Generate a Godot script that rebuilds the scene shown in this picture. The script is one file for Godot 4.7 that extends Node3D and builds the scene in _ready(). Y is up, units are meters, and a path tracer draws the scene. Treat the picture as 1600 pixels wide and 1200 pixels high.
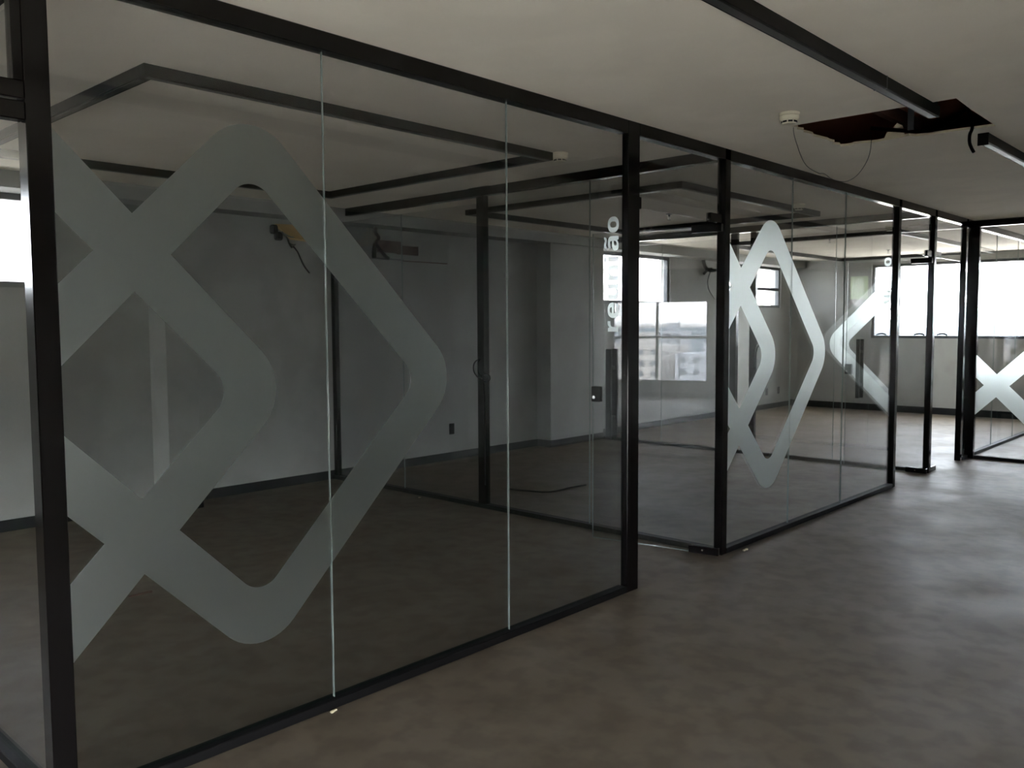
extends Node3D
# An emptied office floor: black-framed glass partitions, frosted diamond film, daylight only.

const H := 2.595          # ceiling
const ZF := -2.755        # front face of the long partition
const ZG := -2.785        # its glass
const ZB := -7.0          # back wall
const XL := -7.0          # left wall
const XF := 15.0          # far wall
const ZR := 1.3           # wall behind the camera
var M := {}
var taken := {}


func _ready():
	# ---------- camera
	var cam := Camera3D.new()
	cam.name = "camera"
	cam.position = Vector3(0, 1.5, 0)
	cam.rotation = Vector3(deg_to_rad(-3.942), deg_to_rad(-47.146), deg_to_rad(-0.31))
	cam.fov = 47.90
	cam.near = 0.02
	cam.far = 9000.0
	add_child(cam)
	cam.current = true
	# ---------- sky and exposure (overcast day, no sun)
	var we := WorldEnvironment.new()
	we.name = "world_environment"
	var env := Environment.new()
	env.background_mode = Environment.BG_SKY
	var sm := ProceduralSkyMaterial.new()
	sm.sky_top_color = Color(0.725, 0.765, 0.81)
	sm.sky_horizon_color = Color(0.85, 0.87, 0.885)
	sm.sky_curve = 0.12
	sm.ground_horizon_color = Color(0.62, 0.64, 0.67)
	sm.ground_bottom_color = Color(0.40, 0.41, 0.42)
	sm.sun_angle_max = 0.0
	var cn := FastNoiseLite.new()
	cn.seed = 5
	cn.frequency = 0.011
	cn.fractal_octaves = 4
	var ct := NoiseTexture2D.new()
	ct.width = 1024
	ct.height = 512
	ct.seamless = true
	ct.noise = cn
	var cr := Gradient.new()
	cr.set_color(0, Color(0, 0, 0))
	cr.set_color(1, Color(0.42, 0.42, 0.40))
	cr.set_offset(0, 0.35)
	cr.set_offset(1, 0.75)
	ct.color_ramp = cr
	sm.sky_cover = ct
	var sky := Sky.new()
	sky.sky_material = sm
	env.sky = sky
	env.tonemap_mode = Environment.TONE_MAPPER_LINEAR
	env.tonemap_exposure = 56.0
	env.sdfgi_enabled = true
	env.ssao_enabled = true
	env.ssil_enabled = true
	we.environment = env
	add_child(we)

	materials()
	shell()
	partitions()
	doors()
	ceiling_things()
	wall_things()
	floor_things()
	city()


# ================================================================ helpers
func numbered(called: String) -> String:
	if not taken.has(called):
		taken[called] = 0
		return called
	taken[called] += 1
	return "%s_%03d" % [called, taken[called]]


func thing(called: String, label: String, category: String, at := Vector3.ZERO, turn := 0.0, group := "") -> Node3D:
	var o := Node3D.new()
	o.name = numbered(called)
	add_child(o)
	o.position = at
	o.rotation.y = turn
	tag(o, label, category, group)
	return o


func tag(o: Node, label: String, category: String, group := ""):
	o.set_meta("label", label)
	o.set_meta("category", category)
	if group != "":
		o.set_meta("group", group)


func obj(called: String, st: SurfaceTool, m: Material, parent: Node = null) -> MeshInstance3D:
	var mi := MeshInstance3D.new()
	mi.mesh = st.commit()
	mi.mesh.surface_set_material(0, m)
	if parent == null:
		mi.name = numbered(called)
		add_child(mi)
	else:
		mi.name = called
		parent.add_child(mi, true)
	return mi


func struct(called: String, st: SurfaceTool, m: Material) -> MeshInstance3D:
	var o := obj(called, st, m)
	o.set_meta("kind", "structure")
	o.set_meta("label", LABELS.get(called, "plain part of the bare office shell"))
	return o


const LABELS := {
	"floor": "bare brownish grey concrete floor of the empty office",
	"ceiling": "off-white plasterboard ceiling with one torn rectangular opening",
	"ceiling_slab": "dark structural slab above the ceiling opening",
	"wall_back": "pale grey plastered back wall with small high windows",
	"wall_left": "left outer wall with a long band of windows",
	"wall_far": "pale grey far end wall below and around the long bright window",
	"wall_near": "plain wall closing the corridor behind the viewer",
	"trim_1": "pale dropped beam along the top of the back wall",
	"trim_2": "shallow pilaster on the back wall behind the largest meeting room",
	"trim_3": "wide pilaster on the back wall left of the high window",
	"baseboard_back": "dark skirting along the back wall",
	"baseboard_far": "dark skirting along the far end wall",
	"baseboard_left": "dark skirting along the left outer wall",
}


func stool() -> SurfaceTool:
	var st := SurfaceTool.new()
	st.begin(Mesh.PRIMITIVE_TRIANGLES)
	return st


func face(st: SurfaceTool, pts: Array, inside: Vector3):
	# convex polygon, flat, clockwise seen from outside
	var n: Vector3 = (pts[1] - pts[0]).cross(pts[2] - pts[0])
	if n.length() < 1e-12:
		return
	n = n.normalized()
	var mid := Vector3.ZERO
	for q in pts:
		mid += q
	mid /= pts.size()
	var flip := n.dot(mid - inside) < 0.0
	if flip:
		n = -n
	for i in range(1, pts.size() - 1):
		var t: Array = [pts[0], pts[i + 1], pts[i]] if not flip else [pts[0], pts[i], pts[i + 1]]
		for q in t:
			st.set_normal(n)
			st.add_vertex(q)


func bx(st: SurfaceTool, lo: Vector3, hi: Vector3, ch := 0.0):
	# a box, its edges cut back by ch
	var c := (lo + hi) / 2.0
	var e := (hi - lo) / 2.0
	ch = minf(ch, minf(e.x, minf(e.y, e.z)) * 0.6)
	for ax in 3:
		var u := (ax + 1) % 3
		var v := (ax + 2) % 3
		for s in [-1.0, 1.0]:
			var pts := []
			for k in [[-1, -1], [1, -1], [1, 1], [-1, 1]]:
				var q := Vector3.ZERO
				q[ax] = s * e[ax]
				q[u] = k[0] * (e[u] - ch)
				q[v] = k[1] * (e[v] - ch)
				pts.append(c + q)
			face(st, pts, c)
	if ch <= 0.0:
		return
	for ax in 3:
		var u := (ax + 1) % 3
		var v := (ax + 2) % 3
		for su in [-1.0, 1.0]:
			for sv in [-1.0, 1.0]:
				var pts := []
				for k in [[-1, 0], [1, 0], [1, 1], [-1, 1]]:
					var q := Vector3.ZERO
					q[ax] = k[0] * (e[ax] - ch)
					q[u] = su * (e[u] - (ch if k[1] == 1 else 0.0))
					q[v] = sv * (e[v] - (0.0 if k[1] == 1 else ch))
					pts.append(c + q)
				face(st, pts, c)
	for sx in [-1.0, 1.0]:
		for sy in [-1.0, 1.0]:
			for sz in [-1.0, 1.0]:
				var s := Vector3(sx, sy, sz)
				face(st, [c + s * (e - Vector3(0, ch, ch)), c + s * (e - Vector3(ch, 0, ch)), c + s * (e - Vector3(ch, ch, 0))], c)


func box(lo: Vector3, hi: Vector3, ch := 0.0) -> SurfaceTool:
	var st := stool()
	bx(st, lo, hi, ch)
	return st


func tube(st: SurfaceTool, path: Array, r: float, sides := 8):
	# a round tube along smoothed points
	var cv := Curve3D.new()
	for i in path.size():
		var t := Vector3.ZERO
		if i > 0 and i < path.size() - 1:
			t = (path[i + 1] - path[i - 1]) / 6.0
		cv.add_point(path[i], -t, t)
	cv.bake_interval = maxf(cv.get_baked_length() / 90.0, 0.004)
	var pts := cv.get_baked_points()
	var up := Vector3(0.31, 0.2, 0.93)
	var rings := []
	for i in pts.size():
		var d: Vector3 = (pts[mini(i + 1, pts.size() - 1)] - pts[maxi(i - 1, 0)]).normalized()
		up = (up - d * up.dot(d)).normalized()
		var w := d.cross(up)
		var ring := []
		for k in sides:
			var a := TAU * k / sides
			ring.append([pts[i] + (up * cos(a) + w * sin(a)) * r, up * cos(a) + w * sin(a)])
		rings.append(ring)
	for i in range(rings.size() - 1):
		for k in sides:
			var a = rings[i][k]
			var b = rings[i][(k + 1) % sides]
			var c = rings[i + 1][(k + 1) % sides]
			var d = rings[i + 1][k]
			for q in [a, b, c, a, c, d]:
				st.set_normal(q[1])
				st.add_vertex(q[0])
	for end in [0, rings.size() - 1]:
		var cap := []
		for k in sides:
			cap.append(rings[end][k][0])
		face(st, cap, pts[1] if end == 0 else pts[pts.size() - 2])


func lathe(st: SurfaceTool, prof: Array, at: Vector3, sides := 28):
	# prof: [radius, height] from the axis out and back
	for i in range(prof.size() - 1):
		var p: Vector2 = prof[i]
		var q: Vector2 = prof[i + 1]
		var n2 := Vector2(q.y - p.y, -(q.x - p.x)).normalized()
		for k in sides:
			var a := TAU * k / sides
			var b := TAU * (k + 1) / sides
			var da := Vector3(cos(a), 0, sin(a))
			var db := Vector3(cos(b), 0, sin(b))
			var v := [[at + da * p.x + Vector3(0, p.y, 0), da], [at + db * p.x + Vector3(0, p.y, 0), db], [at + db * q.x + Vector3(0, q.y, 0), db], [at + da * q.x + Vector3(0, q.y, 0), da]]
			var g: Vector3 = (v[1][0] - v[0][0]).cross(v[2][0] - v[0][0])
			if g.length() < 1e-14:
				g = (v[2][0] - v[0][0]).cross(v[3][0] - v[0][0])
			var nn: Vector3 = (da + db).normalized() * n2.x + Vector3(0, n2.y, 0)
			var order := [0, 1, 2, 0, 2, 3] if g.dot(nn) < 0 else [0, 2, 1, 0, 3, 2]
			for j in order:
				var w: Vector3 = v[j][1]
				st.set_normal((w * n2.x + Vector3(0, n2.y, 0)).normalized())
				st.add_vertex(v[j][0])


func poly_sheet(st: SurfaceTool, poly: PackedVector2Array, to3: Callable, n: Vector3):
	var tri := Geometry2D.triangulate_polygon(poly)
	for i in range(0, tri.size(), 3):
		var a: Vector3 = to3.call(poly[tri[i]])
		var b: Vector3 = to3.call(poly[tri[i + 1]])
		var c: Vector3 = to3.call(poly[tri[i + 2]])
		var t := [a, b, c] if (b - a).cross(c - a).dot(n) < 0 else [a, c, b]
		for q in t:
			st.set_normal(n)
			st.add_vertex(q)


func noise_tex(seed_: int, freq: float, cols: Array, offs: Array, size := 512, oct := 4, normal := false) -> NoiseTexture2D:
	var n := FastNoiseLite.new()
	n.seed = seed_
	n.frequency = freq
	n.fractal_octaves = oct
	var t := NoiseTexture2D.new()
	t.width = size
	t.height = size
	t.seamless = true
	t.noise = n
	if normal:
		t.as_normal_map = true
		t.bump_strength = 1.5
	else:
		var g := Gradient.new()
		g.offsets = PackedFloat32Array(offs)
		g.colors = PackedColorArray(cols)
		t.color_ramp = g
	return t


func flat(c: Color, rough := 0.7, metal := 0.0, spec := 0.5) -> StandardMaterial3D:
	var m := StandardMaterial3D.new()
	m.albedo_color = c
	m.roughness = rough
	m.metallic = metal
	m.metallic_specular = spec
	return m


func tri(m: StandardMaterial3D, scale: float) -> StandardMaterial3D:
	m.uv1_triplanar = true
	m.uv1_world_triplanar = true
	m.uv1_scale = Vector3.ONE * scale
	return m


# ================================================================ materials
func materials():
	# concrete floor, mottled, lightly polished
	var f := flat(Color(1, 1, 1), 0.62, 0.0, 0.36)
	f.albedo_texture = noise_tex(11, 0.006, [Color(0.405, 0.365, 0.315), Color(0.425, 0.385, 0.335), Color(0.445, 0.408, 0.36)], [0.2, 0.5, 0.82], 1024, 5)
	f.roughness_texture = noise_tex(12, 0.012, [Color(0.86, 0.86, 0.86), Color(1, 1, 1)], [0.3, 0.7], 512, 4)
	f.roughness_texture_channel = BaseMaterial3D.TEXTURE_CHANNEL_RED
	f.detail_enabled = true
	f.detail_blend_mode = BaseMaterial3D.BLEND_MODE_MUL
	f.detail_albedo = noise_tex(14, 0.05, [Color(0.91, 0.905, 0.90), Color(1, 1, 1)], [0.3, 0.62], 512, 4)
	M.floor = tri(f, 0.22)
	var c := flat(Color(1, 1, 1), 0.9, 0.0, 0.3)
	c.albedo_texture = noise_tex(21, 0.008, [Color(0.92, 0.889, 0.83), Color(0.94, 0.909, 0.85)], [0.35, 0.65], 512, 4)
	M.ceiling = tri(c, 0.35)
	var w := flat(Color(1, 1, 1), 0.75, 0.0, 0.35)
	w.albedo_texture = noise_tex(31, 0.008, [Color(0.605, 0.607, 0.588), Color(0.635, 0.637, 0.618)], [0.35, 0.65], 512, 4)
	M.wall = tri(w, 0.35)
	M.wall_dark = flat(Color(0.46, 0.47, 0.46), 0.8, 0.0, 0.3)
	M.plaster = flat(Color(0.80, 0.75, 0.64), 0.95, 0.0, 0.2)
	M.slab = flat(Color(0.72, 0.50, 0.42), 0.95, 0.0, 0.2)
	M.skirt = flat(Color(0.085, 0.085, 0.092), 0.55, 0.0, 0.35)
	M.frame = flat(Color(0.055, 0.046, 0.046), 0.14, 0.0, 0.36)
	M.sill = flat(Color(0.05, 0.045, 0.045), 0.6, 0.0, 0.25)
	M.handle = flat(Color(0.06, 0.052, 0.052), 0.45, 0.0, 0.4)
	M.track = flat(Color(0.045, 0.04, 0.04), 0.5, 0.0, 0.28)
	M.opal = flat(Color(0.13, 0.12, 0.118), 0.35, 0.0, 0.5)
	M.alu = flat(Color(0.24, 0.25, 0.26), 0.45, 0.2)
	var g := StandardMaterial3D.new()
	g.transparency = BaseMaterial3D.TRANSPARENCY_ALPHA
	g.albedo_color = Color(0.04, 0.085, 0.07, 0.13)
	g.roughness = 0.0
	g.metallic_specular = 0.46
	M.glass = g
	var g2 := StandardMaterial3D.new()
	g2.transparency = BaseMaterial3D.TRANSPARENCY_ALPHA
	g2.albedo_color = Color(0.2, 0.25, 0.24, 0.04)
	g2.roughness = 0.0
	M.window_glass = g2
	M.edge = flat(Color(0.46, 0.50, 0.485), 0.08, 0.0, 0.5)
	var film := StandardMaterial3D.new()
	film.albedo_color = Color(0.87, 0.90, 0.885, 0.015)
	film.roughness = 0.39
	film.metallic_specular = 0.12
	film.refraction_enabled = true
	film.refraction_scale = 0.045
	M.film = film
	M.plastic = flat(Color(0.86, 0.83, 0.74), 0.5)
	M.dark_plastic = flat(Color(0.06, 0.055, 0.055), 0.65, 0.0, 0.25)
	M.slot = flat(Color(0.03, 0.03, 0.03), 0.8)
	M.wire = flat(Color(0.42, 0.42, 0.40), 0.6)
	M.black_wire = flat(Color(0.035, 0.035, 0.035), 0.5)
	M.white_wire = flat(Color(0.75, 0.75, 0.72), 0.5)
	M.board = flat(Color(0.74, 0.62, 0.42), 0.8)
	M.brown = flat(Color(0.36, 0.25, 0.21), 0.85)
	M.orange = flat(Color(0.45, 0.24, 0.14), 0.6)
	M.foil = flat(Color(0.82, 0.80, 0.76), 0.3, 0.3)
	M.steel = flat(Color(0.45, 0.45, 0.46), 0.35, 0.7)
	M.chrome = flat(Color(0.85, 0.85, 0.84), 0.15, 1.0)
	M.paper = flat(Color(0.80, 0.87, 0.72), 0.8)
	M.hill = flat(Color(0.46, 0.49, 0.51), 1.0, 0.0, 0.0)
	M.ground = flat(Color(0.75, 0.72, 0.68), 1.0, 0.0, 0.0)
	M.tower = flat(Color(0.74, 0.72, 0.70), 0.9, 0.0, 0.2)
	M.tower2 = flat(Color(0.66, 0.67, 0.69), 0.9, 0.0, 0.2)
	M.tower_window = flat(Color(0.36, 0.39, 0.42), 0.4)


# ================================================================ the shell
func holed(st: SurfaceTool, axis: int, a0: float, a1: float, u0: float, u1: float, v0: float, v1: float, holes: Array):
	# a wall a0..a1 thick across axis (0: runs along z, 2: runs along x), from u0 to u1 and v0 to v1 high, with rectangular holes [u0, u1, v0, v1]
	var cuts := [u0, u1]
	for h in holes:
		cuts.append(h[0])
		cuts.append(h[1])
	cuts.sort()
	for i in range(cuts.size() - 1):
		if cuts[i + 1] - cuts[i] < 1e-4:
			continue
		var mid: float = (cuts[i] + cuts[i + 1]) / 2.0
		var spans := [[v0, v1]]
		for h in holes:
			if mid > h[0] and mid < h[1]:
				spans = [[v0, h[2]], [h[3], v1]]
		for s in spans:
			if axis == 2:
				bx(st, Vector3(cuts[i], s[0], a0), Vector3(cuts[i + 1], s[1], a1))
			else:
				bx(st, Vector3(a0, s[0], cuts[i]), Vector3(a1, s[1], cuts[i + 1]))


func window(axis: int, a: float, u0: float, u1: float, v0: float, v1: float, mullions: Array, bars: Array, label: String, stays := []):
	# an aluminium window in its hole; a = the middle of its frame across the wall
	window_count += 1
	var o := Node3D.new()
	o.name = "window_%d" % window_count
	add_child(o)
	o.set_meta("kind", "structure")
	o.set_meta("label", label)
	var fw := 0.045
	var fd := 0.035
	var put := func(p0: float, p1: float, q0: float, q1: float, d: float, ch: float) -> SurfaceTool:
		if axis == 2:
			return box(Vector3(p0, q0, a - d), Vector3(p1, q1, a + d), ch)
		return box(Vector3(a - d, q0, p0), Vector3(a + d, q1, p1), ch)
	obj("window_frame", put.call(u0, u1, v0, v0 + fw, fd, 0.004), M.alu, o)
	obj("window_frame", put.call(u0, u1, v1 - fw, v1, fd, 0.004), M.alu, o)
	obj("window_frame", put.call(u0, u0 + fw, v0 + fw, v1 - fw, fd, 0.004), M.alu, o)
	obj("window_frame", put.call(u1 - fw, u1, v0 + fw, v1 - fw, fd, 0.004), M.alu, o)
	for x in mullions:
		obj("mullion", put.call(x - 0.025, x + 0.025, v0 + fw, v1 - fw, fd * 0.9, 0.004), M.alu, o)
	var us := [u0 + fw]
	for x in mullions:
		us.append(x - 0.025)
		us.append(x + 0.025)
	us.append(u1 - fw)
	var vs := [v0 + fw]
	for y in bars:
		vs.append(y - 0.025)
		vs.append(y + 0.025)
	vs.append(v1 - fw)
	for i in range(0, us.size(), 2):
		for y in bars:
			obj("transom_bar", put.call(us[i], us[i + 1], y - 0.025, y + 0.025, fd * 0.85, 0.004), M.alu, o)
		for j in range(0, vs.size(), 2):
			obj("pane", put.call(us[i], us[i + 1], vs[j], vs[j + 1], 0.003, 0.0), M.window_glass, o)
	for s in stays:
		# a small hooked stay on the sill or the bar
		var st := stool()
		var u: float = s[0]
		var v: float = s[1]
		var inn := fd + 0.004
		var pts := []
		for k in [[-0.09, 0.012], [-0.05, 0.03], [0.02, 0.035], [0.07, 0.01]]:
			pts.append(Vector3(u + k[0], v + k[1], a + inn) if axis == 2 else Vector3(a + s[2] * inn, v + k[1], u + k[0]))
		tube(st, pts, 0.007 if axis == 2 or s[2] > 0 else 0.014, 6)
		obj("window_stay", st, M.dark_plastic, o)


var window_count := 0


func shell():
	struct("floor", box(Vector3(XL - 0.25, -0.2, ZB - 0.25), Vector3(XF + 0.25, 0, ZR + 0.25)), M.floor)
	struct("ceiling_slab", box(Vector3(XL - 0.25, 2.95, ZB - 0.25), Vector3(XF + 0.25, 3.4, ZR + 0.25)), M.slab)
	# the ceiling with its torn opening
	var hole := PackedVector2Array()
	var rng := RandomNumberGenerator.new()
	rng.seed = 4
	var n := 15
	for i in n:                      # torn edge across the corridor
		var t := float(i) / n
		hole.append(Vector2(lerpf(4.66, 5.40, t), lerpf(-2.19, -2.215, t) + (rng.randf_range(-0.022, 0.022) if i > 0 else 0.0)))
	for i in 12:                     # torn part of the long edge
		var t := float(i) / 12.0
		hole.append(Vector2(5.405 + (rng.randf_range(-0.015, 0.016) if i > 0 else 0.0) + 0.02 * t, lerpf(-2.215, -1.86, t)))
	hole.append(Vector2(5.405, -1.85))
	hole.append(Vector2(5.385, -1.80))
	hole.append(Vector2(5.435, -1.78))
	hole.append(Vector2(5.465, -1.36))
	hole.append(Vector2(4.93, -1.352))
	hole.append(Vector2(4.66, -1.34))
	var st := stool()
	var lo := Vector2(XL - 0.25, ZB - 0.25)
	var hi := Vector2(XF + 0.25, ZR + 0.25)
	var halves := [[lo.x, 5.1], [5.1, hi.x]]
	for h in halves:
		var rect := PackedVector2Array([Vector2(h[0], lo.y), Vector2(h[1], lo.y), Vector2(h[1], hi.y), Vector2(h[0], hi.y)])
		for poly in Geometry2D.clip_polygons(rect, hole):
			poly_sheet(st, poly, func(q): return Vector3(q.x, H, q.y), Vector3.DOWN)
			poly_sheet(st, poly, func(q): return Vector3(q.x, H + 0.014, q.y), Vector3.UP)
	var ceil_ := struct("ceiling", st, M.ceiling)
	st = stool()
	for i in hole.size():
		var a := hole[i]
		var b := hole[(i + 1) % hole.size()]
		face(st, [Vector3(a.x, H, a.y), Vector3(b.x, H, b.y), Vector3(b.x, H + 0.014, b.y), Vector3(a.x, H + 0.014, a.y)], Vector3((a.x + b.x) / 2, H + 0.007, (a.y + b.y) / 2) + (Vector3((a.x + b.x) / 2, H + 0.007, (a.y + b.y) / 2) - Vector3(5.06, H + 0.007, -1.78)) * 0.3)
	obj("broken_edge", st, M.plaster, ceil_)
	# back wall
	var hb := [[-1.02, 0.36, 1.79, 2.475], [9.10, 10.99, 1.775, 2.475], [12.72, 14.6, 1.765, 2.475]]
	st = stool()
	holed(st, 2, ZB - 0.2, ZB, XL - 0.2, XF + 0.2, 0.0, 2.95, hb)
	struct("wall_back", st, M.wall)
	window(2, ZB - 0.06, -1.02, 0.36, 1.79, 2.475, [], [], "bright high window mirrored in the glass beside the nearest black post")
	window(2, ZB - 0.06, 9.10, 10.99, 1.775, 2.475, [9.98], [], "bright high window behind the lettered glass door")
	window(2, ZB - 0.06, 12.72, 14.6, 1.765, 2.475, [13.65], [2.09], "small high window with a cross bar seen through the frosted diamond")
	# left wall: only its light and its image in the glass are seen
	var hl := [[-6.96, -4.95, 0.30, 1.98]]
	st = stool()
	holed(st, 0, XL - 0.2, XL, ZB, ZR, 0.0, 2.95, hl)
	struct("wall_left", st, M.wall_dark)
	window(0, XL - 0.06, -6.96, -4.95, 0.30, 1.98, [-6.0], [1.22], "tall office window mirrored in the open glass door, city beyond", [[-5.8, 1.245, 1], [-5.15, 1.245, 1]])
	# far wall
	st = stool()
	holed(st, 0, XF, XF + 0.2, ZB, ZR, 0.0, 2.95, [[-5.56, -0.4, 1.235, 2.475]])
	struct("wall_far", st, M.wall)
	window(0, XF + 0.06, -5.56, -0.4, 1.235, 2.475, [-5.13, -4.62, -4.06, -2.4, -1.4], [], "long overexposed window filling the far end wall", [[-5.38, 1.275, -1], [-4.77, 1.275, -1], [-4.42, 1.275, -1], [-3.47, 1.275, -1]])
	var far_window := get_node("window_%d" % window_count)
	obj("window_latch", box(Vector3(XF - 0.02, 1.88, -3.345), Vector3(XF + 0.02, 2.0, -3.315), 0.004), M.dark_plastic, far_window)
	obj("mullion", box(Vector3(XF + 0.03, 1.28, -3.32), Vector3(XF + 0.09, 2.43, -3.27), 0.004), M.alu, far_window)
	obj("window_stay", box(Vector3(XF - 0.02, 1.27, -3.36), Vector3(XF + 0.02, 1.40, -3.335), 0.004), M.dark_plastic, far_window)
	st = stool()
	holed(st, 2, ZR, ZR + 0.2, XL - 0.2, XF + 0.2, 0.0, 2.95, [[-4.2, 1.7, 0.06, 0.98]])
	struct("wall_near", st, M.wall)
	window(2, ZR + 0.06, -4.2, 1.7, 0.06, 0.98, [-2.6, -1.75, -0.9, -0.05, 0.8], [], "low window band in the wall behind the viewer")
	struct("trim_1", box(Vector3(XL, 2.475, ZB), Vector3(XF, H, -6.73)), M.wall)
	struct("trim_2", box(Vector3(3.18, 0, ZB), Vector3(3.44, 2.475, -6.71)), M.wall)
	struct("trim_3", box(Vector3(8.0, 0, ZB), Vector3(9.06, 2.475, -6.78)), M.wall)
	# skirtings
	st = stool()
	for s in [[XL, 3.18], [3.44, 8.0], [9.06, XF]]:
		bx(st, Vector3(s[0], 0, ZB), Vector3(s[1], 0.085, ZB + 0.014), 0.002)
	bx(st, Vector3(3.166, 0, ZB + 0.014), Vector3(3.18, 0.085, -6.696), 0.002)
	bx(st, Vector3(3.18, 0, -6.71), Vector3(3.454, 0.085, -6.696), 0.002)
	bx(st, Vector3(7.986, 0, ZB + 0.014), Vector3(8.0, 0.085, -6.766), 0.002)
	bx(st, Vector3(8.0, 0, -6.78), Vector3(9.074, 0.085, -6.766), 0.002)
	struct("baseboard_back", st, M.skirt)
	struct("baseboard_far", box(Vector3(XF - 0.014, 0, ZB + 0.014), Vector3(XF, 0.11, ZR), 0.002), M.skirt)
	struct("baseboard_left", box(Vector3(XL, 0, ZB + 0.014), Vector3(XL + 0.014, 0.085, ZR), 0.002), M.skirt)


# ================================================================ glass partitions
func diamond(c: Vector2, half: float, r: float) -> PackedVector2Array:
	# a square stood on its corner, corners rounded
	var out := PackedVector2Array()
	for q in 4:
		var ang := PI / 2 * q
		var d := Vector2(cos(ang), sin(ang))
		var k := c + d * (half - r * sqrt(2.0))
		for i in 13:
			var a := ang - PI / 4 + PI / 2 * i / 12.0
			out.append(k + Vector2(cos(a), sin(a)) * r)
	return out


func film_polys(centers: Array, rect: Array) -> Array:
	# the bands of overlapping rounded diamonds inside a pane [u0, u1, v0, v1]
	var out := []
	var done := []
	for c in centers:
		var mine := []
		for side in [[c.x - 3.0, c.x], [c.x, c.x + 3.0]]:
			var u0 := maxf(rect[0], side[0])
			var u1 := minf(rect[1], side[1])
			if u1 - u0 < 0.002:
				continue
			var r := PackedVector2Array([Vector2(u0, rect[2]), Vector2(u1, rect[2]), Vector2(u1, rect[3]), Vector2(u0, rect[3])])
			for a in Geometry2D.intersect_polygons(diamond(c, 1.01, 0.19), r):
				for b in Geometry2D.clip_polygons(a, diamond(c, 0.762, 0.09)):
					mine.append(b)
		var left := mine
		for d in done:
			var rest := []
			for a in left:
				for b in Geometry2D.clip_polygons(a, d):
					rest.append(b)
			left = rest
		out += left
		done += mine
	return out


func put_film(pane: Node, polys: Array, to3: Callable, n: Vector3):
	# a sheet half a millimetre thick, stuck on the pane
	if polys.is_empty():
		return
	var st := stool()
	var th := 0.0006
	for q in polys:
		poly_sheet(st, q, func(v): return to3.call(v) + n * th, n)
		poly_sheet(st, q, to3, -n)
		var cw := Geometry2D.is_polygon_clockwise(q)
		for i in q.size():
			var a: Vector2 = q[i]
			var b: Vector2 = q[(i + 1) % q.size()]
			var side := (b - a).orthogonal() * (1.0 if cw else -1.0)
			var m := (a + b) / 2.0 - side
			var a3: Vector3 = to3.call(a)
			var b3: Vector3 = to3.call(b)
			face(st, [a3, b3, b3 + n * th, a3 + n * th], to3.call(m) + n * th * 0.5)
	obj("frosted_film", st, M.film, pane)


func run_x(o: Node3D, x0: float, x1: float, seams: Array, y0: float, y1: float, films := []):
	# panes between x0 and x1 in the long partition, film diamonds at centers
	var us := [x0] + seams + [x1]
	for i in range(us.size() - 1):
		var a: float = us[i] + (0.0015 if i > 0 else 0.0)
		var b: float = us[i + 1] - (0.0015 if i < us.size() - 2 else 0.0)
		var pane := obj("pane", box(Vector3(a, y0, ZG - 0.005), Vector3(b, y1, ZG + 0.005)), M.glass, o)
		if films.size():
			put_film(pane, film_polys(films, [a, b, y0, y1]), func(q): return Vector3(q.x, q.y, ZG + 0.0052), Vector3(0, 0, 1))
	for s in seams:
		obj("glass_joint", box(Vector3(s - 0.0016, y0, ZG - 0.0055), Vector3(s + 0.0016, y1, ZG + 0.0058), 0.001), M.edge, o)


func run_z(o: Node3D, x: float, z0: float, z1: float, seams: Array, y0: float, y1: float, films := [], film_end := 99.0):
	var us := [z0] + seams + [z1]
	for i in range(us.size() - 1):
		var a: float = us[i] + (0.0015 if i > 0 else 0.0)
		var b: float = us[i + 1] - (0.0015 if i < us.size() - 2 else 0.0)
		var pane := obj("pane", box(Vector3(x - 0.005, y0, a), Vector3(x + 0.005, y1, b)), M.glass, o)
		if films.size():
			put_film(pane, film_polys(films, [a, minf(b, film_end), y0, y1]), func(q): return Vector3(x - 0.0052, q.y, q.x), Vector3(-1, 0, 0))
	for s in seams:
		obj("glass_joint", box(Vector3(x - 0.0058, y0, s - 0.0025), Vector3(x + 0.0055, y1, s + 0.0025), 0.001), M.edge, o)


func post(o: Node3D, x0: float, x1: float, z0: float, z1: float, y1 := H):
	return obj("post", box(Vector3(x0, 0, z0), Vector3(x1, y1, z1), 0.003), M.frame, o)


func rail_x(o: Node3D, called: String, x0: float, x1: float, y0: float, y1: float, d := 0.06):
	obj(called, box(Vector3(x0, y0, ZF - d), Vector3(x1, y1, ZF), 0.003), M.sill if called == "sill_rail" else M.frame, o)


func rail_z(o: Node3D, called: String, x: float, z0: float, z1: float, y0: float, y1: float):
	obj(called, box(Vector3(x - 0.03, y0, z0), Vector3(x + 0.03, y1, z1), 0.003), M.sill if called == "sill_rail" else M.frame, o)


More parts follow.
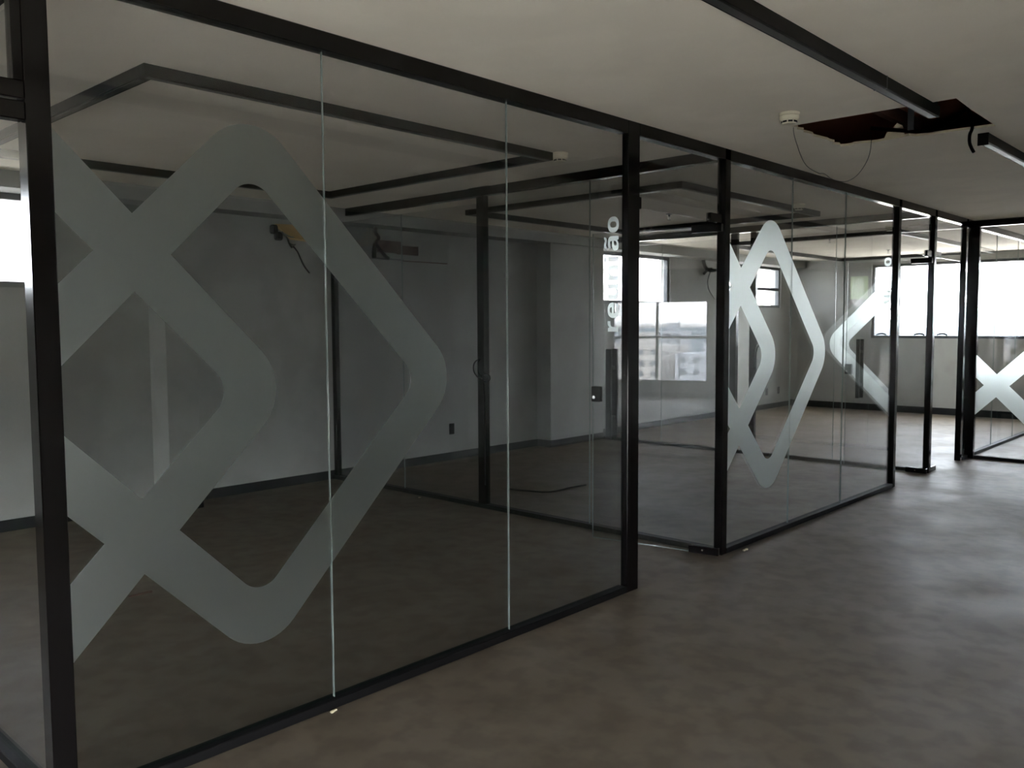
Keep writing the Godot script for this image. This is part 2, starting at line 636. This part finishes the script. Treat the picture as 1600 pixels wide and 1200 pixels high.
func partitions():
	var B0 := 2.525
	# --- the run left of the nearest post (mostly out of frame) with its doorway
	var o := thing("glass_partition", "black framed glazing with a double header left of the nearest post", "glass partition")
	post(o, -0.06, 0.0, ZF - 0.06, ZF)
	rail_x(o, "head_rail", XL, 0.912, B0, H)
	rail_x(o, "sill_rail", XL, -0.06, 0.0, 0.035)
	run_x(o, XL, -0.06, [-1.6, -0.8], 0.02, B0 + 0.02)
	rail_x(o, "transom", 0.0, 0.912, 2.156, 2.208)
	rail_x(o, "transom", 0.0, 0.912, 2.096, 2.149, 0.045)
	obj("jamb", box(Vector3(0.884, 2.208, ZF - 0.05), Vector3(0.912, B0, ZF - 0.005), 0.002), M.frame, o)
	obj("pane", box(Vector3(0.0, 2.2, ZG - 0.005), Vector3(0.886, B0 + 0.02, ZG + 0.005)), M.glass, o)
	# --- the large meeting room
	o = thing("glass_partition", "large three-pane glass front with a frosted diamond emblem, nearest the viewer", "glass partition")
	post(o, 0.912, 0.982, ZF - 0.07, ZF)
	post(o, 3.905, 4.012, ZF - 0.045, ZF)
	rail_x(o, "head_rail", 0.982, 3.905, B0, H)
	rail_x(o, "sill_rail", 0.982, 3.905, 0.0, 0.036)
	run_x(o, 0.982, 3.905, [1.956, 2.971], 0.02, B0 + 0.02, [Vector2(1.645, 1.275), Vector2(0.795, 1.275)])
	# --- over the open lettered door
	o = thing("glass_partition", "black head rail and glass fanlight above the open lettered door", "glass partition")
	rail_x(o, "head_rail", 4.012, 4.955, B0, H)
	obj("pane", box(Vector3(4.012, 2.14, ZG - 0.005), Vector3(4.955, B0 + 0.02, ZG + 0.005)), M.glass, o)
	obj("clip", box(Vector3(4.012, 2.135, ZG - 0.016), Vector3(4.05, 2.20, ZG + 0.016), 0.002), M.frame, o)
	obj("clip", box(Vector3(4.80, 2.13, ZG - 0.016), Vector3(4.955, 2.185, ZG + 0.016), 0.002), M.frame, o)
	# --- second room
	o = thing("glass_partition", "glass front with the bright frosted diamond between two open doors", "glass partition")
	post(o, 4.955, 5.02, ZF - 0.06, ZF)
	post(o, 8.05, 8.11, ZF - 0.06, ZF)
	rail_x(o, "head_rail", 4.955, 8.11, B0, H)
	rail_x(o, "sill_rail", 5.02, 8.05, 0.0, 0.036)
	run_x(o, 5.02, 8.05, [5.969, 6.93], 0.02, B0 + 0.02, [Vector2(5.635, 1.275), Vector2(4.79, 1.275)])
	# --- the two doors side by side
	o = thing("glass_partition", "black posts and fanlights round the two farther glass doors", "glass partition")
	post(o, 9.045, 9.11, ZF - 0.06, ZF)
	post(o, 10.085, 10.145, ZF - 0.06, ZF)
	rail_x(o, "head_rail", 8.11, 10.36, B0, H)
	for s in [[8.11, 9.045], [9.11, 10.085]]:
		obj("pane", box(Vector3(s[0], 2.14, ZG - 0.005), Vector3(s[1], B0 + 0.02, ZG + 0.005)), M.glass, o)
	obj("clip", box(Vector3(8.88, 2.135, ZG - 0.016), Vector3(9.045, 2.195, ZG + 0.016), 0.002), M.frame, o)
	obj("clip", box(Vector3(9.11, 2.135, ZG - 0.016), Vector3(9.30, 2.195, ZG + 0.016), 0.002), M.frame, o)
	obj("pane", box(Vector3(10.145, 0.02, ZG - 0.005), Vector3(10.36, B0 + 0.02, ZG + 0.005)), M.glass, o)
	rail_x(o, "sill_rail", 10.145, 10.36, 0.0, 0.036)
	# --- beyond the corner
	o = thing("glass_partition", "continuing glass run with a black rail beyond the corner post", "glass partition")
	rail_x(o, "head_rail", 10.42, XF, B0, H)
	rail_x(o, "sill_rail", 10.42, XF, 0.0, 0.036)
	run_x(o, 10.42, XF, [11.4, 12.4, 13.4, 14.3], 0.02, B0 + 0.02)
	# --- the partition that closes the corridor
	o = thing("glass_partition", "glass screen with a white frosted cross closing the corridor at right", "glass partition")
	obj("post", box(Vector3(10.36, 0, ZF - 0.06), Vector3(10.42, H, -2.70), 0.003), M.frame, o)
	rail_z(o, "head_rail", 10.39, -2.70, ZR, B0, H)
	rail_z(o, "sill_rail", 10.39, -2.70, ZR, 0.0, 0.036)
	run_z(o, 10.39, -2.70, ZR, [-1.7, -0.7, 0.3], 0.02, B0 + 0.02, [Vector2(-2.92, 1.275), Vector2(-2.075, 1.275)])
	# --- cross partitions
	o = thing("glass_partition", "side glazing behind the nearest black post", "glass partition")
	rail_z(o, "head_rail", 0.947, -6.73, ZF - 0.07, B0, H)
	rail_z(o, "sill_rail", 0.947, -6.986, ZF - 0.07, 0.0, 0.036)
	run_z(o, 0.947, -6.98, ZF - 0.07, [-5.95, -4.9, -3.86], 0.02, 2.474)
	o = thing("glass_partition", "cross glazing with a looped cable on its post, behind the largest pane", "glass partition")
	rail_z(o, "head_rail", 4.99, -6.73, ZF - 0.06, B0, H)
	rail_z(o, "sill_rail", 4.99, -6.986, ZF - 0.06, 0.0, 0.036)
	obj("post", box(Vector3(4.96, 0.036, -4.985), Vector3(5.02, B0, -4.905), 0.003), M.frame, o)
	obj("bracket", box(Vector3(4.94, H - 0.012, -5.05), Vector3(5.04, H, -4.84), 0.002), M.frame, o)
	obj("wall_channel", box(Vector3(4.965, 0.036, -6.985), Vector3(5.015, 2.474, -6.93), 0.003), M.frame, o)
	run_z(o, 4.99, -6.93, -4.985, [-5.95], 0.02, 2.474)
	run_z(o, 4.99, -4.905, ZF - 0.06, [-3.857], 0.02, B0 + 0.02)
	o = thing("glass_partition", "cross glazing with two slim posts and a sideways frosted chevron", "glass partition")
	rail_z(o, "head_rail", 9.078, -6.73, ZF - 0.06, B0, H)
	rail_z(o, "sill_rail", 9.078, -6.98, ZF - 0.06, 0.0, 0.036)
	obj("post", box(Vector3(9.05, 0.036, -4.96), Vector3(9.106, B0, -4.88), 0.003), M.frame, o)
	obj("post", box(Vector3(9.05, 0.036, -4.715), Vector3(9.106, B0, -4.645), 0.003), M.frame, o)
	run_z(o, 9.078, -6.77, -4.96, [-5.9], 0.02, 2.474)
	run_z(o, 9.078, -4.645, ZF - 0.06, [-3.74], 0.02, B0 + 0.02, [Vector2(-2.86, 1.275)], -3.12)


# ================================================================ doors
func glass_door(called: String, label: String, pivot: Vector3, turn: float, width: float, word: String, y1 := 2.115, inset := 0.145, em := 0.142):
	# built along local -z from the pivot, its corridor face towards local -x
	var o := thing(called, label, "glass door", pivot, turn)
	var y0 := 0.012
	obj("pane", box(Vector3(-0.005, y0, -width), Vector3(0.005, y1, 0.0)), M.glass, o)
	obj("polished_edge", box(Vector3(-0.0052, y0 - 0.003, -width), Vector3(0.0052, y0 + 0.001, 0.0)), M.edge, o)
	obj("polished_edge", box(Vector3(-0.0052, y0, -width - 0.003), Vector3(0.0052, y1, -width + 0.001)), M.edge, o)
	obj("patch_fitting", box(Vector3(-0.016, 0.006, -0.17), Vector3(0.016, 0.055, 0.03), 0.002), M.frame, o)
	obj("patch_fitting", box(Vector3(-0.016, y1 - 0.04, -0.17), Vector3(0.016, y1 + 0.01, 0.03), 0.002), M.frame, o)
	var st := stool()
	lathe(st, [Vector2(0, 0.006), Vector2(0.006, 0.006), Vector2(0.007, 0.0)], Vector3.ZERO, 12)
	var screw := obj("screw", st, M.chrome, o)
	screw.position = Vector3(-0.0155, 0.032, -0.075)
	screw.rotation.z = PI / 2
	# pull handle: one bar each side on standoffs
	for s in [-1.0, 1.0]:
		st = stool()
		bx(st, Vector3(s * 0.048 - 0.011, 0.72, -width + 0.125), Vector3(s * 0.048 + 0.011, 1.33, -width + 0.163), 0.003)
		for y in [0.86, 1.20]:
			bx(st, Vector3(minf(s * 0.005, s * 0.04), y - 0.012, -width + 0.132), Vector3(maxf(s * 0.005, s * 0.04), y + 0.012, -width + 0.156))
		obj("handle", st, M.handle, o)
	var lk := obj("lock", box(Vector3(-0.02, 0.965, -width - 0.004), Vector3(0.02, 1.07, -width + 0.062), 0.003), M.dark_plastic, o)
	st = stool()
	lathe(st, [Vector2(0, 0.008), Vector2(0.011, 0.008), Vector2(0.0125, 0.0)], Vector3.ZERO, 16)
	var kh := obj("key_cylinder", st, M.chrome, lk)
	kh.position = Vector3(-0.0195, 0.995, -width + 0.018)
	kh.rotation.z = PI / 2
	if word != "":
		var tm := TextMesh.new()
		var sf := SystemFont.new()
		sf.font_names = PackedStringArray(["Droid Sans"])
		sf.font_weight = 700
		var fv := FontVariation.new()
		fv.base_font = sf
		fv.variation_transform = Transform2D(Vector2(1.5, 0), Vector2(0, 1), Vector2.ZERO)
		fv.spacing_glyph = 17
		tm.font = fv
		tm.text = word
		tm.font_size = 64
		tm.pixel_size = em / 64.0
		tm.depth = 0.0008
		tm.material = M.film
		tm.horizontal_alignment = HORIZONTAL_ALIGNMENT_CENTER
		tm.vertical_alignment = VERTICAL_ALIGNMENT_CENTER
		var mi := MeshInstance3D.new()
		mi.mesh = tm
		mi.name = "lettering"
		o.add_child(mi)
		mi.set_meta("label", "frosted lettering reading " + word)
		mi.basis = Basis(Vector3(0, 1, 0), Vector3(0, 0, -1), Vector3(-1, 0, 0))
		mi.position = Vector3(-0.0062, 1.81, -width + inset)
	return o


func doors():
	glass_door("glass_door", "open glass door lettered up its edge, folded back against the cross glazing", Vector3(4.915, 0, ZG), deg_to_rad(10.0), 0.88, "reunião")
	glass_door("glass_door", "open glass door with faint lettering, second from the viewer, before the far window", Vector3(8.985, 0, ZG), deg_to_rad(-1.5), 0.80, "reunião", 2.115, 0.40, 0.118)
	# the leaf beside it, ajar and seen edge-on
	var o := thing("glass_door", "glass door standing ajar and seen edge-on, between the two farthest doorway posts", "glass door", Vector3(9.135, 0, ZG), deg_to_rad(-73.0))
	obj("pane", box(Vector3(-0.005, 0.012, -0.84), Vector3(0.005, 2.115, 0.0)), M.glass, o)
	obj("polished_edge", box(Vector3(-0.0055, 0.012, 0.0), Vector3(0.0055, 2.115, 0.004)), M.edge, o)
	obj("polished_edge", box(Vector3(-0.0055, 0.008, -0.84), Vector3(0.0055, 0.0135, 0.0)), M.edge, o)
	obj("patch_fitting", box(Vector3(-0.016, 0.006, -0.19), Vector3(0.016, 0.06, 0.012), 0.002), M.frame, o)
	obj("patch_fitting", box(Vector3(-0.016, 2.07, -0.19), Vector3(0.016, 2.125, 0.012), 0.002), M.frame, o)
	var fp := obj("floor_pivot", box(Vector3(-0.02, 0.0, -0.018), Vector3(0.175, 0.05, 0.018), 0.002), M.frame, o)
	fp.rotation.y = deg_to_rad(73.0)


# ================================================================ on the ceiling
func light_bar(o: Node3D, lo: Vector3, hi: Vector3):
	# black channel with an opal strip let into its underside
	obj("channel", box(lo, hi, 0.002), M.track, o)
	var along := 0 if hi.x - lo.x > hi.z - lo.z else 2
	var a := lo
	var b := hi
	var ac := 2 - along
	a[ac] += 0.010
	b[ac] -= 0.010
	a[along] += 0.02
	b[along] -= 0.02
	a.y = lo.y - 0.002
	b.y = lo.y + 0.006
	obj("diffuser", box(a, b, 0.001), M.opal, o)


func light_square(label: String, x0: float, x1: float, z0: float, z1: float):
	var o := thing("ceiling_light", label, "ceiling light", Vector3.ZERO, 0.0, "square black ceiling lights")
	var w := 0.055
	var y0 := H - 0.05
	light_bar(o, Vector3(x0, y0, z0), Vector3(x1, H, z0 + w))
	light_bar(o, Vector3(x0, y0, z1 - w), Vector3(x1, H, z1))
	light_bar(o, Vector3(x0, y0, z0 + w), Vector3(x0 + w, H, z1 - w))
	light_bar(o, Vector3(x1 - w, y0, z0 + w), Vector3(x1, H, z1 - w))


func detector(label: String, x: float, z: float):
	var o := thing("smoke_detector", label, "smoke detector", Vector3(x, H, z), 0.6, "smoke detectors")
	var st := stool()
	lathe(st, [Vector2(0, 0), Vector2(0.052, 0), Vector2(0.052, -0.012), Vector2(0.048, -0.014)], Vector3.ZERO)
	obj("base", st, M.plastic, o)
	st = stool()
	lathe(st, [Vector2(0.048, -0.012), Vector2(0.05, -0.018), Vector2(0.048, -0.034), Vector2(0.040, -0.042)], Vector3.ZERO)
	lathe(st, [Vector2(0.036, -0.052), Vector2(0.033, -0.057), Vector2(0.0, -0.059)], Vector3.ZERO)
	lathe(st, [Vector2(0.038, -0.041), Vector2(0.038, -0.053), Vector2(0.036, -0.053)], Vector3.ZERO, 28)
	obj("body", st, M.plastic, o)
	for k in 8:
		var a := TAU * k / 8.0
		st = stool()
		bx(st, Vector3(0.036, -0.0515, -0.011), Vector3(0.0392, -0.0425, 0.011))
		var s := obj("vent_slot", st, M.slot, o)
		s.rotation.y = a


func sprinkler(label: String, x: float, z: float):
	var o := thing("sprinkler", label, "sprinkler", Vector3(x, H, z), 0.0, "ceiling sprinklers")
	var st := stool()
	lathe(st, [Vector2(0, 0), Vector2(0.035, 0), Vector2(0.033, -0.006), Vector2(0.012, -0.01), Vector2(0.012, -0.028), Vector2(0, -0.028)], Vector3.ZERO, 16)
	obj("rose", st, M.steel, o)
	st = stool()
	tube(st, [Vector3(0.010, -0.026, 0), Vector3(0.018, -0.042, 0), Vector3(0.005, -0.058, 0)], 0.003, 6)
	tube(st, [Vector3(-0.010, -0.026, 0), Vector3(-0.018, -0.042, 0), Vector3(-0.005, -0.058, 0)], 0.003, 6)
	obj("yoke", st, M.steel, o)
	st = stool()
	lathe(st, [Vector2(0, -0.056), Vector2(0.02, -0.059), Vector2(0.02, -0.062), Vector2(0, -0.062)], Vector3.ZERO, 12)
	obj("deflector", st, M.steel, o)


func ceiling_things():
	light_square("square black ceiling light over the nearest meeting room", 1.66, 4.30, -6.02, -3.62)
	light_square("square black ceiling light over the room with the bright frosted diamond", 5.84, 8.38, -6.02, -3.62)
	light_square("square black ceiling light before the far bright window", 10.70, 14.75, -6.02, -3.63)
	var o := thing("ceiling_light", "straight black ceiling light running into the torn ceiling opening", "ceiling light")
	light_bar(o, Vector3(0.6, H - 0.055, -1.50), Vector3(4.765, H, -1.445))
	obj("hanger", box(Vector3(4.725, H, -1.49), Vector3(4.76, 2.95, -1.455), 0.001), M.alu, o)
	obj("joint_clip", box(Vector3(4.02, H - 0.056, -1.502), Vector3(4.026, H, -1.443)), M.steel, o)
	o = thing("ceiling_light", "straight black ceiling light beyond the torn opening at the right edge", "ceiling light")
	light_bar(o, Vector3(5.62, H - 0.055, -1.49), Vector3(10.2, H, -1.435))
	obj("end_cap", box(Vector3(5.612, H - 0.07, -1.492), Vector3(5.62, H, -1.433), 0.001), M.track, o)
	detector("cream smoke detector at the corner of the nearest square light", 4.345, -3.60)
	detector("cream smoke detector beside the torn ceiling opening", 4.37, -2.065)
	detector("cream smoke detector above the bright frosted diamond", 7.72, -3.54)
	detector("cream smoke detector before the far square light", 10.22, -3.60)
	sprinkler("small sprinkler head behind the open lettered door", 7.49, -4.79)
	sprinkler("small sprinkler head right of the frosted diamond tip", 11.11, -4.67)
	sprinkler("small sprinkler head nearest the far window", 13.5, -4.77)
	# in and round the opening
	tag(obj("ceiling_joist", box(Vector3(4.2, 2.78, -1.32), Vector3(6.2, 2.86, -1.27), 0.003), M.brown), "brown metal channel above the near side of the ceiling opening", "ceiling joist", "ceiling channels")
	tag(obj("ceiling_joist", box(Vector3(4.2, 2.78, -2.05), Vector3(6.2, 2.86, -2.0), 0.003), M.brown), "brown metal channel crossing above the middle of the ceiling opening", "ceiling joist", "ceiling channels")
	var st := stool()
	tube(st, [Vector3(5.32, 2.66, -2.0), Vector3(5.40, 2.615, -1.75), Vector3(5.42, 2.63, -1.62), Vector3(5.36, 2.72, -1.45), Vector3(5.3, 2.86, -1.25)], 0.012, 8)
	tag(obj("conduit", st, M.orange), "reddish conduit lying on the lip of the ceiling opening", "conduit")
	st = stool()
	tube(st, [Vector3(5.40, 2.80, -1.52), Vector3(5.415, 2.62, -1.47), Vector3(5.395, 2.55, -1.475), Vector3(5.385, 2.50, -1.47), Vector3(5.41, 2.455, -1.455)], 0.009, 8)
	tag(obj("cable", st, M.black_wire), "short thick black cable hanging from the ceiling opening", "cable")
	st = stool()
	tube(st, [Vector3(4.70, 2.70, -2.15), Vector3(4.70, 2.60, -2.195), Vector3(4.74, 2.50, -2.19), Vector3(4.83, 2.405, -2.18), Vector3(4.95, 2.37, -2.16), Vector3(5.02, 2.372, -2.15), Vector3(5.10, 2.345, -2.13), Vector3(5.22, 2.345, -2.10), Vector3(5.33, 2.40, -2.07), Vector3(5.40, 2.50, -2.04), Vector3(5.415, 2.592, -2.03), Vector3(5.40, 2.66, -2.03)], 0.0017, 6)
	tag(obj("wire", st, M.wire), "thin loop of wire sagging below the ceiling opening", "wire")
	tag(obj("ceiling_hanger", box(Vector3(5.355, 2.62, -1.80), Vector3(5.36, 2.95, -1.765), 0.001), M.alu), "grey metal hanger strip standing inside the ceiling opening", "ceiling hanger")
	# loose paper flap at the torn edge
	st = stool()
	var a := Vector3(5.40, H + 0.002, -1.95)
	var pts := [a, Vector3(5.385, H + 0.035, -1.93), Vector3(5.38, H + 0.05, -1.90), Vector3(5.385, H + 0.085, -1.87), Vector3(5.40, H + 0.07, -1.845), Vector3(5.405, H + 0.002, -1.83)]
	for i in range(1, pts.size() - 1):
		face(st, [a, pts[i], pts[i + 1]], a + Vector3(1, 0, 0))
		var off := Vector3(0.006, 0, 0)
		face(st, [a + off, pts[i] + off, pts[i + 1] + off], a - Vector3(1, 0, 0))
	tag(obj("plaster_flap", st, M.plaster), "torn pale flap of plasterboard on the lip of the ceiling opening", "plaster flap")


# ================================================================ on the walls
func outlet(label: String, at: Vector3):
	var o := thing("wall_outlet", label, "wall outlet", at, 0.0, "dark wall outlets")
	obj("plate", box(Vector3(-0.038, -0.06, 0.0), Vector3(0.038, 0.06, 0.009), 0.003), M.dark_plastic, o)
	obj("socket", box(Vector3(-0.018, -0.033, 0.009), Vector3(0.018, 0.033, 0.012), 0.002), M.slot, o)


func wall_things():
	outlet("dark outlet on the back wall by the looped cable post", Vector3(6.55, 0.345, ZB))
	outlet("dark outlet low on the back wall, left one of the pair beyond the frosted diamond", Vector3(14.1, 0.30, ZB))
	outlet("dark outlet low on the back wall, right one of the pair beyond the frosted diamond", Vector3(14.55, 0.30, ZB))
	# where an air conditioner was taken down, first room
	var o := thing("mounting_board", "tilted beige board left where an air conditioner hung, first meeting room", "mounting board", Vector3(4.47, 2.35, ZB + 0.012))
	var st := stool()
	var f := [Vector3(-0.11, 0.06, 0.0), Vector3(0.10, 0.066, 0.0), Vector3(0.25, -0.075, 0.06), Vector3(0.02, -0.062, 0.06)]
	var bk := []
	for q in f:
		bk.append(q + Vector3(0.006, 0.016, 0.006))
	var mid := Vector3(0.06, 0.0, 0.03)
	face(st, f, mid)
	face(st, bk, mid)
	for i in 4:
		face(st, [f[i], f[(i + 1) % 4], bk[(i + 1) % 4], bk[i]], mid)
	obj("board", st, M.board, o)
	st = stool()
	bx(st, Vector3(-0.165, -0.02, 0.0), Vector3(-0.10, 0.062, 0.06), 0.014)
	bx(st, Vector3(-0.125, -0.075, 0.005), Vector3(-0.055, 0.0, 0.065), 0.014)
	obj("foam_plug", st, M.slot, o)
	st = stool()
	tube(st, [Vector3(-0.08, 0.0, 0.07), Vector3(-0.03, -0.05, 0.08), Vector3(0.0, -0.11, 0.075), Vector3(0.03, -0.135, 0.07)], 0.009, 6)
	tube(st, [Vector3(-0.06, -0.01, 0.07), Vector3(0.0, -0.04, 0.085), Vector3(0.04, -0.04, 0.08)], 0.006, 6)
	tube(st, [Vector3(-0.02, -0.09, 0.08), Vector3(0.03, -0.11, 0.08), Vector3(0.06, -0.105, 0.075)], 0.006, 6)
	obj("white_cable", st, M.white_wire, o)
	st = stool()
	tube(st, [Vector3(0.05, -0.125, 0.06), Vector3(0.10, -0.17, 0.05), Vector3(0.15, -0.24, 0.03), Vector3(0.19, -0.30, 0.02), Vector3(0.25, -0.355, 0.01)], 0.007, 6)
	obj("black_cable", st, M.black_wire, o)
	# second one, beyond the cross glazing
	o = thing("pipe_stub", "foil wrapped pipe stub and brown back plate left from an air conditioner", "pipe stub", Vector3(5.75, 2.30, ZB))
	obj("back_plate", box(Vector3(-0.20, -0.06, 0.0), Vector3(0.12, 0.06, 0.012), 0.002), M.brown, o)
	obj("back_plate", box(Vector3(0.05, -0.07, 0.0), Vector3(0.33, 0.02, 0.016), 0.002), M.brown, o)
	obj("back_plate", box(Vector3(0.33, -0.07, 0.0), Vector3(0.335, 0.025, 0.018)), M.steel, o)
	obj("shelf_strip", box(Vector3(-0.27, -0.135, 0.0), Vector3(0.13, -0.12, 0.03), 0.002), M.steel, o)
	obj("shelf_strip", box(Vector3(0.13, -0.14, 0.0), Vector3(0.75, -0.13, 0.02), 0.002), M.brown, o)
	st = stool()
	tube(st, [Vector3(-0.30, 0.17, 0.10), Vector3(-0.31, 0.12, 0.11), Vector3(-0.26, 0.07, 0.10), Vector3(-0.29, 0.02, 0.09), Vector3(-0.24, -0.03, 0.08), Vector3(-0.16, -0.09, 0.06), Vector3(-0.09, -0.12, 0.04)], 0.018, 8)
	obj("foil_pipe", st, M.foil, o)
	st = stool()
	tube(st, [Vector3(-0.26, 0.02, 0.05), Vector3(-0.28, -0.05, 0.05), Vector3(-0.27, -0.12, 0.035)], 0.022, 8)
	obj("foam_sleeve", st, M.slot, o)
	# third, beyond the second cross glazing
	o = thing("pipe_stub", "curved dark pipe stub with a hanging cable on the back wall behind the open door", "pipe stub", Vector3(12.05, 2.38, ZB))
	st = stool()
	tube(st, [Vector3(-0.22, 0.12, 0.05), Vector3(-0.20, 0.0, 0.07), Vector3(-0.08, -0.06, 0.08), Vector3(0.12, -0.05, 0.06)], 0.028, 8)
	tube(st, [Vector3(-0.20, -0.12, 0.05), Vector3(-0.12, -0.06, 0.07), Vector3(0.0, -0.03, 0.07)], 0.02, 8)
	obj("pipe", st, M.dark_plastic, o)
	st = stool()
	tube(st, [Vector3(-0.05, -0.08, 0.08), Vector3(-0.06, -0.22, 0.04), Vector3(0.0, -0.36, 0.03), Vector3(0.2, -0.5, 0.02)], 0.007, 6)
	obj("cable", st, M.wire, o)
	# a pale sheet on the far wall
	tag(obj("paper_sheet", box(Vector3(XF - 0.006, 1.9, -5.92), Vector3(XF, 2.29, -5.62), 0.001), M.paper), "pale green sheet on the far wall left of the long window", "paper sheet")
	# cable loops tied to the posts
	st = stool()
	var ring := []
	for k in 13:
		var a := TAU * k / 12.0
		ring.append(Vector3(4.935, 1.075 + 0.034 * sin(a), -4.86 + 0.045 * cos(a)))
	tube(st, ring, 0.005, 6)
	tube(st, [Vector3(4.95, 1.22, -4.96), Vector3(4.94, 1.19, -5.0), Vector3(4.935, 1.13, -5.005), Vector3(4.94, 1.08, -4.97), Vector3(4.935, 1.05, -4.90), Vector3(4.94, 0.95, -4.885), Vector3(4.945, 0.6, -4.89), Vector3(4.945, 0.2, -4.89)], 0.005, 6)
	tag(obj("cable_loop", st, M.black_wire), "small black cable loop tied to the post behind the largest pane", "cable loop")
	st = stool()
	ring = []
	for k in 15:
		var a := -0.8 + TAU * k / 15.0 * 0.8
		ring.append(Vector3(9.03, 1.12 + 0.17 * sin(a), -4.57 + 0.075 * cos(a)))
	tube(st, ring, 0.007, 6)
	ring = []
	for k in 12:
		var a := -0.6 + TAU * k / 12.0 * 0.7
		ring.append(Vector3(9.025, 1.15 + 0.10 * sin(a), -4.57 + 0.04 * cos(a)))
	tube(st, ring, 0.006, 6)
	tag(obj("cable_loop", st, M.black_wire), "larger coil of black cable beside the slim post behind the frosted diamond", "cable loop")


# ================================================================ on the floor
func floor_things():
	var st := stool()
	bx(st, Vector3(2.0, 0, -4.775), Vector3(2.13, 0.008, -4.757), 0.002)
	tag(obj("stick", st, M.brown), "short dark stick lying on the floor behind the largest pane", "stick")
	var rng := RandomNumberGenerator.new()
	rng.seed = 8
	for s in [[5.17, -2.70, 0.012, "pale crumb of plaster by the sill next to the open door"], [4.9, -5.65, 0.008, "tiny white crumb on the floor by the cross glazing rail"], [1.92, -2.735, 0.008, "small white chip against the sill of the largest glass front"]]:
		st = stool()
		for k in 3:
			var c := Vector3(s[0] + (k - 1) * s[2] * 1.3, 0, s[1] + rng.randf_range(-0.5, 0.5) * s[2])
			var r: float = s[2] * rng.randf_range(0.5, 0.9)
			bx(st, c - Vector3(r, 0, r), c + Vector3(r, r * 1.2, r * 0.8), r * 0.4)
		tag(obj("plaster_crumb", st, M.plaster), s[3], "plaster crumb")


	st = stool()
	tube(st, [Vector3(5.66, 0.006, -5.35), Vector3(5.74, 0.006, -5.12), Vector3(5.79, 0.006, -4.98), Vector3(5.91, 0.006, -4.93), Vector3(6.10, 0.006, -4.94), Vector3(6.3, 0.006, -4.91)], 0.006, 6)
	tag(obj("cable", st, M.black_wire), "thin dark cable lying on the floor behind the cross glazing with the looped cable", "cable")


# ================================================================ outside
func tower(label: String, at: Vector3, w: float, d: float, top: float, turn: float, m: Material):
	var o := thing("apartment_tower", label, "tower", at, turn, "distant apartment towers")
	var hh := top - at.y
	var st := stool()
	bx(st, Vector3(-w / 2, 0, -d / 2), Vector3(w / 2, hh, d / 2))
	bx(st, Vector3(-w * 0.2, hh, -d * 0.2), Vector3(w * 0.15, hh + 4.0, d * 0.2))
	obj("block", st, m, o)
	st = stool()
	var floors := mini(int(hh / 3.2), 26)
	for i in floors:
		var y := hh - 2.6 - i * 3.2
		var cols := int(w / 4.2)
		for k in cols:
			var x := -w / 2 + (k + 0.5) * w / cols
			bx(st, Vector3(x - 0.9, y, d / 2 - 0.2), Vector3(x + 0.9, y + 1.5, d / 2 + 0.12))
		cols = int(d / 4.2)
		for k in cols:
			var z := -d / 2 + (k + 0.5) * d / cols
			bx(st, Vector3(w / 2 - 0.2, y, z - 0.9), Vector3(w / 2 + 0.12, y + 1.5, z + 0.9))
	var wi := obj("window_rows", st, M.tower_window, o)
	wi.set_meta("kind", "stuff")


func city():
	var gy := -75.0
	struct("ground_outside", box(Vector3(-6000, gy - 1, -6000), Vector3(6000, gy, 6000)), M.ground)
	# hills all round, 2.6 to 3.4 km away
	var st := stool()
	var n := FastNoiseLite.new()
	n.seed = 3
	n.frequency = 0.0011
	var steps := 160
	var prof := [[2300.0, 0.0], [2600.0, 0.35], [3000.0, 1.0], [3600.0, 0.9], [4200.0, 0.0]]
	var at := func(i: int, j: int) -> Vector3:
		var a := TAU * i / steps
		var d := Vector2(cos(a), sin(a))
		var top := -12.0 + 22.0 * n.get_noise_2d(d.x * 3000.0, d.y * 3000.0)
		var r: float = prof[j][0]
		return Vector3(d.x * r, gy + (top - gy) * prof[j][1], d.y * r)
	for i in steps:
		for j in range(prof.size() - 1):
			var q := [at.call(i, j), at.call(i + 1, j), at.call(i + 1, j + 1), at.call(i, j + 1)]
			for t in [[q[0], q[1], q[2]], [q[0], q[2], q[3]]]:
				face(st, t, Vector3(t[0].x, -9000, t[0].z))
	struct("hills", st, M.hill)
	var rng := RandomNumberGenerator.new()
	rng.seed = 21
	var spots := [
		["pale slab tower left of the mullion in the mirrored view", -250.0, -70.0, -5.0, 26.0],
		["pale tower rising just above the hills in the mirrored view", -430.0, -98.0, -2.2, 14.0],
		["light grey tower right of centre in the mirrored view", -240.0, -38.0, -7.0, 30.0],
		["low pale tower near the right jamb in the mirrored view", -300.0, -14.0, -15.0, 26.0],
		["grey tower behind the pale slab in the mirrored view", -420.0, -130.0, -8.0, 24.0],
		["small tower farther off between two pale slabs in the mirrored view", -520.0, -85.0, -10.0, 28.0],
		["wide low block at the city edge in the mirrored view", -380.0, 20.0, -18.0, 34.0],
		["distant narrow tower under the hills in the mirrored view", -600.0, -190.0, -9.0, 24.0],
	]
	for s in spots:
		tower(s[0], Vector3(s[1], gy, s[2]), s[4], 18.0, s[3], deg_to_rad(90.0 + rng.randf_range(-16, 16)), M.tower if rng.randf() < 0.5 else M.tower2)
	tower("pale tower outside the high window behind the lettered door", Vector3(250, gy, -190), 24.0, 20.0, 12.0, 0.3, M.tower)
